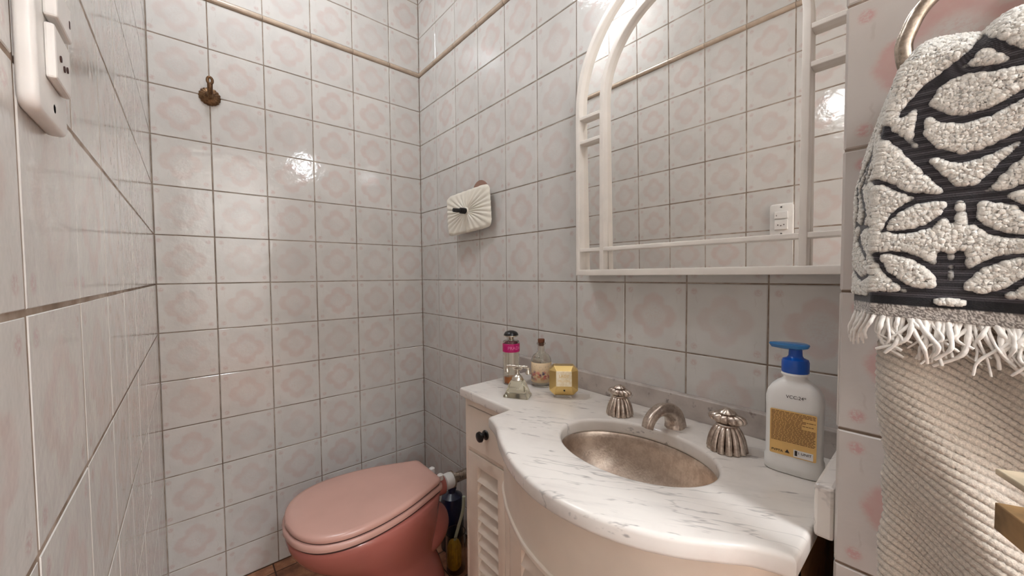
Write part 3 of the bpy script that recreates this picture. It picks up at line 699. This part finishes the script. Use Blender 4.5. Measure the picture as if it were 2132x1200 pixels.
tube('pipe', catmull([(-.140, TY, H-.690), (-.09, TY, H-.690), (-.04, TY, H-.689), (-.004, TY, H-.689)], 5), .017, M['chrome'], fp, 20)
sl_ = lathe('sleeve', [(.018, -.016), (.025, -.016), (.0265, -.009), (.0265, .008), (.024, .014), (.018, .016)], M['white_plastic'], fp, 28, c=(-.146, TY, H-.690), axis='x', cap=False)
lathe('sleeve_ring', [(.019, 0), (.0285, 0), (.0285, .005), (.019, .005)], M['chrome'], fp, 28, c=(-.127, TY, H-.690), axis='x', cap=False)
lathe('wall_flange', [(.017, 0), (.036, 0), (.034, .006), (.017, .010)], M['darkmetal'], fp, 24, c=(-.0005, TY, H-.690), axis='x', cap=False)
c = (-.072, -.350, 0)
nb = thing('cleaner_bottle', 'dark navy plastic cleaner bottle standing behind the toilet near the wall', 'bottle', c)
lathe('bottle_body', [(0, 0), (.040, 0), (.043, .004), (.043, .175), (.038, .196), (.016, .210), (.014, .222), (0, .222)], M['navy'], nb, 32, c=c)
lathe('cap', [(0, .222), (.017, .222), (.017, .243), (.014, .247), (0, .247)], M['navy'], nb, 24, c=c)
c = (-.124, -.456, 0)
tbh = thing('toilet_brush', 'yellow toilet brush with pale handle in a clear plastic holder beside the cabinet', 'brush', c)
bottle_shell('holder', [(0, 0), (.029, 0), (.032, .004), (.034, .06), (.0345, .135), (.035, .136)], .002, M['clear_plastic'], tbh, c, 28)
lathe('brush_head', [(0, .008), (.014, .010), (.021, .020), (.0235, .040), (.0235, .085), (.018, .102), (.008, .110), (0, .110)], M['yellow'], tbh, 60, lambda a, z: .06*math.cos(15*a+z*300), c=(c[0]-.006, c[1], 0))
tube('handle', catmull([(c[0]-.006, c[1], .10), (c[0]+.004, c[1]-.014, .16), (c[0]+.012, c[1]-.030, .22), (c[0]+.014, c[1]-.034, .27)], 6), .0055, M['pale_green'], tbh, 12)
# ------------------------------------------------------------------ things on the walls
hk = thing('robe_hook', 'dark bronze robe hook with scalloped round base on the tiled far wall', 'hook', (-.7365, 0, H+.598))
local()
lathe('rosette', [(0, -.0002), (.0265, -.0002), (.0275, .003), (.0225, .008), (.0150, .0115), (.0095, .014), (.0085, .017), (0, .017)], M['bronze'], hk, 96, flu(18, .09), axis='y', smooth=60)
tube('hook_arm', catmull([(0, -.015, -.002), (0, -.026, .004), (0, -.034, .016), (0, -.037, .030)], 5), .0072, M['bronze'], hk, 14)
lp = [(.0062*math.cos(t), -.0375-.002*math.sin(t), .038+.0095*math.sin(t)) for t in [2*math.pi*i/24 for i in range(25)]]
tube('hook_eye', lp, .0040, M['bronze'], hk, 10)
# fluted cover plate of the flush valve, hanging loose
pc = Vector((-.036, -.4245, H+.250))
px_ = Vector((.030, -.2345, .019)).normalized(); pz_ = Vector((.004, -.012, .150)); pz_ = (pz_-px_*pz_.dot(px_)).normalized(); pn = px_.cross(pz_).normalized()
if pn.x > 0: pn = -pn
vp = thing('flush_valve_plate', 'white fluted square cover plate hanging loose over the toilet with a bare black spindle', 'wall plate', (0, -.4245, H+.250))
local()
off = pc - Vector((0, -.4245, H+.250))
def P(a, b, d): return off + px_*a + pz_*b + pn*d
nr, na = 14, 120
vv = []; ww, hh = .1175, .076
for i in range(nr+1):
    f = i/nr
    for j in range(na):
        a = 2*math.pi*j/na; cx, sy = math.cos(a), math.sin(a)
        k = 1/((abs(cx)**9+abs(sy)**9)**(1/9))
        x, y = ww*f*k*cx, hh*f*k*sy
        d = .007 - .004*f**2 + .0048*abs(math.sin(a*13+.35*f*math.pi))*min(1, f*3)*(1-.35*f) + (-.006 if i == nr else 0)
        vv.append(P(x, y, d))
ff = [(i*na+j, i*na+(j+1) % na, (i+1)*na+(j+1) % na, (i+1)*na+j) for i in range(nr) for j in range(na)]
b0 = len(vv)
for j in range(na):
    a = 2*math.pi*j/na; cx, sy = math.cos(a), math.sin(a); k = 1/((abs(cx)**9+abs(sy)**9)**(1/9)); vv.append(P(ww*k*cx*.985, hh*k*sy*.985, -.003))
ff += [(nr*na+j, nr*na+(j+1) % na, b0+(j+1) % na, b0+j) for j in range(na)] + [tuple(range(b0+na-1, b0-1, -1))]
mesh('plate', vv, ff, M['white_ceramic'], vp, 50)
col_ = tube('collar', [P(0, 0, .004), P(0, 0, .010), P(0, 0, .0115)], lambda f: .0135 if f < .6 else .011, M['white_ceramic'], vp, 24)
sd = Vector((-1, 0.02, -.04)).normalized(); s0 = P(0, 0, .008)
spn = tube('spindle', [s0, s0+sd*.024, s0+sd*.0245, s0+sd*.052], lambda f: .0100 if f < .5 else .0070, M['darkmetal'], vp, 20, 30); spn['label'] = 'black ribbed spindle'
for q in (.006, .012, .018): tube('spindle_ring', [s0+sd*q, s0+sd*(q+.0015)], .0108, M['darkmetal'], spn, 20, 30)
gk = lathe('gasket', [(.026, 0), (.046, 0), (.047, .004), (.046, .007), (.026, .007)], simple('pinkish_gasket', (156, 120, 104), .7), vp, 32, c=(-.0005, -.035, .062), axis='x', cap=False); gk['label'] = 'pinkish round gasket behind the plate'
# switch plate by the entrance
sw = thing('light_switch', 'white plastic light switch plate with rocker and socket by the entrance', 'light switch', (XL, -1.165, H+.182))
local()
def srect(w, h, r): return rrect(w, h, r, 4)
shape('cover_plate', [srect(.072, .118, .010)], .0095, .003, M['white_plastic'], sw, 'yz', 0, 40)
rk = box('rocker', (.0095, .0160), (-.020, .020), (.006, .031), M['white_plastic'], sw, b=.0015); box('indicator', (.0160, .0163), (.012, .014), (.015, .020), M['dark_gap'], rk)
sk = box('socket', (.0095, .0145), (-.020, .020), (-.033, .002), M['white_plastic'], sw, b=.0015)
for y in (-.009, 0, .009): lathe('pin_hole', [(0, -.0005), (.0021, -.0005), (.0021, .0004), (0, .0004)], M['dark_gap'], sk, 12, c=(.0146, y, -.016-(.003 if y == 0 else 0)), axis='x').rotation_euler = (0, 0, 0)
for z in (.047, -.047): lathe('screw', [(0, 0), (.003, 0), (.003, .0008), (0, .001)], M['chrome'], sw, 12, c=(.0095, 0, z), axis='x').scale = (1, 1, 1)

# ------------------------------------------------------------------ towels on the pillar
BXR, BZ = -.332, H+.186
tr = thing('towel_ring', 'curved steel towel holder on the tiled pillar', 'towel ring', (PX, -1.62, H+.255))
tube('ring', catmull([(BXR+.004, -1.700, H+.255), (BXR+.004, -1.709, H+.225), (BXR, -1.705, H+.200), (BXR, -1.68, BZ), (BXR, -1.62, BZ-.001), (BXR, -1.56, BZ), (BXR, -1.538, BZ+.002), (BXR, -1.5315, H+.212), (BXR, -1.535, H+.228), (BXR, -1.5405, H+.240), (BXR+.002, -1.549, H+.250), (BXR+.004, -1.558, H+.2545), (BXR+.006, -1.575, H+.256), (BXR+.006, -1.62, H+.256), (BXR+.005, -1.685, H+.256), (BXR+.004, -1.700, H+.255)], 6), .0058, M['chrome'], tr, 16)
lathe('mount', [(0, -.001), (.022, -.001), (.022, .006), (.010, .010), (.009, .030), (.014, .034), (.014, .046), (0, .048)], M['chrome'], tr, 24, c=(PX, -1.62, H+.256), axis='x')

import numpy as np
def seg_d(X, Y, pts):
    d = np.full(X.shape, 1e9)
    for (x0, y0), (x1, y1) in zip(pts[:-1], pts[1:]):
        dx, dy = x1-x0, y1-y0; L = dx*dx+dy*dy+1e-12
        t = np.clip(((X-x0)*dx+(Y-y0)*dy)/L, 0, 1); d = np.minimum(d, np.hypot(X-x0-t*dx, Y-y0-t*dy))
    return d
def leaf(X, Y, a, b, w):
    """pointed leaf between A and B, half-width W: signed distance-like value, negative inside"""
    ax, ay = a; bx, by = b; L = math.hypot(bx-ax, by-ay); ux, uy = (bx-ax)/L, (by-ay)/L
    p = ((X-ax)*ux+(Y-ay)*uy)/L; q = -(X-ax)*uy+(Y-ay)*ux
    pp = np.clip(p, 0, 1); hw = w*(np.sin(np.pi*pp))**.7
    inside = np.abs(q)-hw
    return np.where(p < 0, np.hypot(p*L, q), np.where(p > 1, np.hypot((p-1)*L, q), inside))
def vnoise(A, B, sc, seed):
    out = np.empty(A.shape); fa, fb = A.ravel()*sc, B.ravel()*sc; r = out.ravel()
    for i in range(fa.size): r[i] = noise.noise((fa[i], fb[i], seed))
    return out
def sheet(name, Px, mat, parent, cols, thick=.0035):
    nv, nu = Px.shape[:2]
    me = bpy.data.meshes.new(name); v = Px.reshape(-1, 3)
    f = [(j*nu+i, j*nu+i+1, (j+1)*nu+i+1, (j+1)*nu+i) for j in range(nv-1) for i in range(nu-1)]
    me.from_pydata([tuple(q) for q in (v-np.array(BASE))], [], f); me.update()
    at = me.color_attributes.new('Col', 'FLOAT_COLOR', 'POINT'); at.data.foreach_set('color', np.concatenate([cols.reshape(-1, 3), np.ones((nv*nu, 1))], 1).ravel().astype('f'))
    me.polygons.foreach_set('use_smooth', [True]*len(me.polygons)); me.materials.append(mat)
    o = bpy.data.objects.new(name, me); COL.objects.link(o)
    if parent: o.parent = parent
    sm = o.modifiers.new('thick', 'SOLIDIFY'); sm.thickness = thick; sm.offset = -1
    return o
def normals(Px):
    du = np.gradient(Px, axis=1); dv = np.gradient(Px, axis=0); n = np.cross(du, dv); return n/(np.linalg.norm(n, axis=2, keepdims=True)+1e-12)
c_lin = lambda c: np.array(lin(c)[:3])
# black and white jacquard hand towel: s runs across (m from the front edge), h runs down from over the bar
tw = thing('hand_towel', 'black and white leaf-patterned terry hand towel with fringe on the towel ring', 'towel', (-.33, -1.60, H-.016))
S_ = np.concatenate([np.linspace(-.046, 0, 62), np.linspace(.0007, .150, 215)]); ZB = H-.016
T_ = np.linspace(0, .300, 430)        # arclength down: 0 back hem .. over the bar .. front hem
def towel_pos(S0, T0):
    s, t = np.meshgrid(S0, T0)
    Rb = .0225; zt = H+.186; back = .044; arcl = math.pi*Rb; front = t-back-arcl
    ang = np.clip((t-back)/Rb, 0, math.pi)                        # 0 back side, pi front side
    x = BXR + .0 + Rb*np.cos(ang); z = zt + Rb*np.sin(ang)
    z = np.where(t < back, zt-(back-t), z); z = np.where(front > 0, zt-front*(zt-ZB)/(.300-back-arcl), z)
    side = np.clip(-s, 0, None)
    hgt = z-H
    y = -1.520-s
    sidew = np.clip((.20-hgt)/.10, 0, 1)*(front > -.02)             # the folded flank opens lower down
    y = np.where(s < 0, -1.520+np.minimum(side*.42, .015)*sidew+0*side, y)
    x = x + np.where(s < 0, side*(.45+.5*sidew), 0)*np.where(front > -.03, 1, .2)
    rel = np.exp(-np.clip(s, 0, None)/.035)
    y = y - .0165*np.clip((hgt-.085)/.115, 0, 1)**1.6*rel
    y = y - .006*np.clip((hgt-.19)/.02, 0, 1)*rel
    k = np.clip(front/.2, 0, 1)
    x = x - .0025*np.sin(s*62+.6)*k - .0035*np.exp(-((s-.052-.10*(hgt-.05))/.02)**2)*np.clip((hgt-.12)/.06, 0, 1)
    z = z + (-.008*np.exp(-((s-.050)/.010)**2) + .002*np.sin(s*130) - .006*rel)*np.clip((hgt-.165)/.035, 0, 1)
    z = z - .07*np.clip(s, 0, None)*np.clip((.05-hgt)/.07, 0, 1)
    return np.stack([x, y, z], 2), s, hgt, front
Pp, s_, hg, fr_ = towel_pos(S_, T_)
X = np.where(s_ > -.0001, s_*1000, s_*1000); Y = (Pp[..., 2]-H)*1000 + np.where(s_ > 0, .07*s_*1000*np.clip((.05-hg)/.07, 0, 1), 0)
dk = np.full(X.shape, 99.0)
mir_x = lambda p: [(166-a, b) for a, b in p]
for pts, w in (([(9, 150), (20, 165), (33.9, 174), (45, 182), (50.2, 190.9)], 4.2), ([(50.2, 190), (57, 184), (72.6, 168), (83, 166)], 3.8), ([(22, 160), (34, 170), (45, 171), (57.4, 167.7), (72.5, 166), (83, 168)], 3.0),
               ([(24, 148), (34.7, 139.2), (44.5, 135.2), (58, 137), (73, 145.6), (83, 156)], 3.6), ([(29, 167), (21.6, 154.7), (20.5, 140), (21, 128), (30.3, 114.3), (45, 106), (58.7, 109), (73.7, 117.8), (83, 128)], 3.8),
               ([(-2, 140), (9.9, 127.2), (25.3, 105.9), (38.4, 86.4), (45, 78)], 4.0), ([(83, 118), (73.9, 106.9), (65.5, 97), (57.1, 84.8), (49, 78)], 4.0), ([(41, 78), (41, 60)], 3.0), ([(52, 78), (51, 58)], 3.0), ([(45, 80), (48, 80)], 5.5),
               ([(0, 0.5), (83, 0.5)], 4.2), ([(37, 34), (38, 6)], 3.6), ([(46, 34), (46, 6)], 3.6), ([(30, 6), (52, 6)], 3.2),
               ([(-2, 99), (8, 92), (18, 84), (32, 80), (42, 79)], 2.4), ([(52, 78), (66, 77), (83, 84)], 2.4),
               ([(-12, 120), (-24, 96), (-12, 72), (-26, 50), (-10, 34)], 3.6), ([(-30, 150), (-16, 128), (-32, 104)], 3.0), ([(-8, 165), (-20, 150)], 3.0), ([(-40, 120), (-28, 80), (-42, 40)], 2.6), ([(-5, 110), (-14, 98)], 2.2), ([(-4, 60), (-18, 62), (-34, 66)], 2.4), ([(-36, 22), (-20, 14), (-4, 18)], 2.6)):
    dk = np.minimum(dk, seg_d(X, Y, pts)-w*1.12-.7); dk = np.minimum(dk, seg_d(X, Y, mir_x(pts))-w*1.12-.7)
for a, b, w in (((5, 55.5), (40, 75), 10.5), ((49, 73), (82, 46), 10.5), ((2, 36), (38, 6), 10.5), ((46, 5), (82, 32), 10.5)):
    for q in (0, 1):
        aa, bb = (a, b) if q == 0 else ((166-a[0], a[1]), (166-b[0], b[1]))
        L = leaf(X, Y, aa, bb, w); dk = np.minimum(dk, np.abs(L)-3.7)
wob = vnoise(X, Y, .25, 2.0)*1.3
white = np.clip((dk+wob)/1.2+.5, 0, 1)
blob = np.hypot((X-41.5)/7, (Y+1.2)/1.8) < 1
hem = np.clip((-6.0-Y)/1.0, 0, 1); bandm = (Y < 1.0) & (Y > -6.5)
white = np.where(bandm, np.where(blob, 1, 0), white); white = np.where(fr_ < -.012, np.maximum(white, .0), white)
cell = vnoise(X, Y, .62, 5.0); cell2 = vnoise(X, Y, 1.25, 9.0)
n_ = normals(Pp); n_ = np.where(n_[..., :1]*0+np.sign(-(n_[215, 180, 0])) > 0, n_, -n_)
pile = white*(1-hem)*(.0017+.0010*cell+.0009*cell2) + .0002
Pp = Pp + n_*pile[..., None]
stripe = .5+.5*np.sin(Y*2*math.pi/1.35)
wc_ = c_lin((226, 221, 211))*(1+.10*cell[..., None]); bk = c_lin((22, 19, 22)) + c_lin((112, 106, 112))*.55*stripe[..., None]**5
spk = (vnoise(X, Y, 1.5, 3.3) > .05)[..., None]
colr = bk*(1-white[..., None]) + wc_*white[..., None]
colr = np.where((bandm & ~blob)[..., None], c_lin((14, 12, 16))*(1+.8*(cell2[..., None] > .3)), colr)
colr = np.where(hem[..., None] > .5, np.where(spk, c_lin((202, 195, 186)), c_lin((120, 112, 106))), colr)
sheet('towel_cloth', Pp, M['terry'], tw, np.clip(colr, 0, 1), .003)
# fringe: knotted strands of cotton along the hem
rf_ = random.Random(21)
def strand(p0, dirs, r0, name='fringe_strand'):
    tube(name, catmull([p0]+dirs, 5), lambda f: r0*(1.0-.45*f)*(1+.12*math.sin(f*22)), M['fringe'], tw, 7)
hx = Pp[-1]
for i in range(84):
    s0 = .001 + i*.00175
    j = int(np.argmin(np.abs(S_-s0))); p = Vector(hx[j]) + Vector((.0005, 0, .002))
    L = rf_.uniform(.020, .040); sw_ = rf_.uniform(-.013, .013); cur = rf_.uniform(-.010, .010)
    if rf_.random() < .35: sw_ += rf_.choice((-1, 1))*.010
    q = [p+Vector((-.003+rf_.uniform(-.003, .001), sw_*.25+cur*.5, -L*.34)), p+Vector((-.004+rf_.uniform(-.004, .002), sw_*.7+cur, -L*.70)), p+Vector((-.003+rf_.uniform(-.004, .002), sw_*1.1, -L))]
    strand(p, q, rf_.uniform(.0011, .0023))
for i in range(16):
    j = 2+int(i*3.6); p = Vector(hx[j]) + Vector((0, 0, .006)); L = rf_.uniform(.024, .036); sw_ = rf_.uniform(-.002, .009)
    strand(p, [p+Vector((-.002, sw_*.4, -L*.4)), p+Vector((-.002, sw_*.8+.001, -L*.75)), p+Vector((-.001, sw_, -L))], rf_.uniform(.0012, .002))
# beige knitted towel behind it
bt = thing('bath_towel', 'beige ribbed knit towel hanging beneath the patterned hand towel', 'towel', (-.32, -1.60, H-.34))
Sb = np.linspace(0, .190, 180); Tb = np.linspace(0, .60, 400)
s, t = np.meshgrid(Sb, Tb); Rb = .0125; zt = H+.186; back = .05; arcl = math.pi*Rb; front = t-back-arcl
ang = np.clip((t-back)/Rb, 0, math.pi); x = BXR + Rb*np.cos(ang); z = zt+Rb*np.sin(ang)
z = np.where(t < back, zt-(back-t), z); z = np.where(front > 0, zt-front, z); hg = z-H
ed = np.interp(hg.ravel(), [-.40, -.256, -.2257, -.2015, -.1718, -.1485, -.132, -.1023, -.0564, .2], [-1.528, -1.5271, -1.5255, -1.5291, -1.5264, -1.5296, -1.5268, -1.5232, -1.5232, -1.536]).reshape(hg.shape)
y = ed-s; k = np.clip(front/.12, 0, 1)
x = x + .008*k - .012*k*np.sin((s-.012+.42*(hg+.15))*62)*np.exp(-((s-.05)/.08)**2) - .004*k*np.sin(s*40+hg*9)
x = x + .010*np.exp(-s/.004)*k
Pb = np.stack([x, y, z], 2); n_ = normals(Pb); n_ = n_*np.where(n_[300, 90, 0] < 0, 1, -1)
A = s*1000; B = hg*1000
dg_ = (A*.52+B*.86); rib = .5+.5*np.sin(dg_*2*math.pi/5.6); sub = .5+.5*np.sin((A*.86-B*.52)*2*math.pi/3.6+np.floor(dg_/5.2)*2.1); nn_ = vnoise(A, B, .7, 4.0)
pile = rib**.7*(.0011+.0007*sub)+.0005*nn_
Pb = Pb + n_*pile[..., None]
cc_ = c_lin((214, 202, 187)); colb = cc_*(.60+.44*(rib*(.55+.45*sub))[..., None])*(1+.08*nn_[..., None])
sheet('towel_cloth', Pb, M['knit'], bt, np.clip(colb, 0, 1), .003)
# wooden rack at the edge of the view
wr = thing('wooden_rack', 'weathered wooden rack with two bars standing in front of the hanging towels', 'rack', (-.372, -1.66, 0))
d = Vector((math.sin(R(66)), math.cos(R(66)), 0)); nrm = Vector((-d.y, d.x, 0))
def beam(name, p, L, w, h, mat, par):
    r_ = [[p+nrm*a+Vector((0, 0, b)) + d*e for a, b in ((-w/2, 0), (w/2, 0), (w/2, h), (-w/2, h))] for e in (0, -L)]
    o = loft(name, r_, mat, par, 30); bev(o, .0008); return o
p0 = Vector((-.402, -1.5915, H-.150))
b1 = beam('bar', p0, .09, .016, .018, M['wood'], wr); b1['label'] = 'brown wooden bar end'
beam('bar', p0+Vector((.0, .0012, .0365)), .09, .014, .004, M['woodtop'], wr)
pe = p0 - d*.085
box('post', (pe.x-.012, pe.x+.012), (pe.y-.02, pe.y+.004), (0, H-.10), M['wood'], wr, b=.001)
for a, b in (((pe.x-.1, pe.x+.1), (pe.y-.02, pe.y+.004)), ((pe.x-.012, pe.x+.012), (pe.y-.11, pe.y+.09))): box('foot', a, b, (0, .018), M['wood'], wr, b=.001)
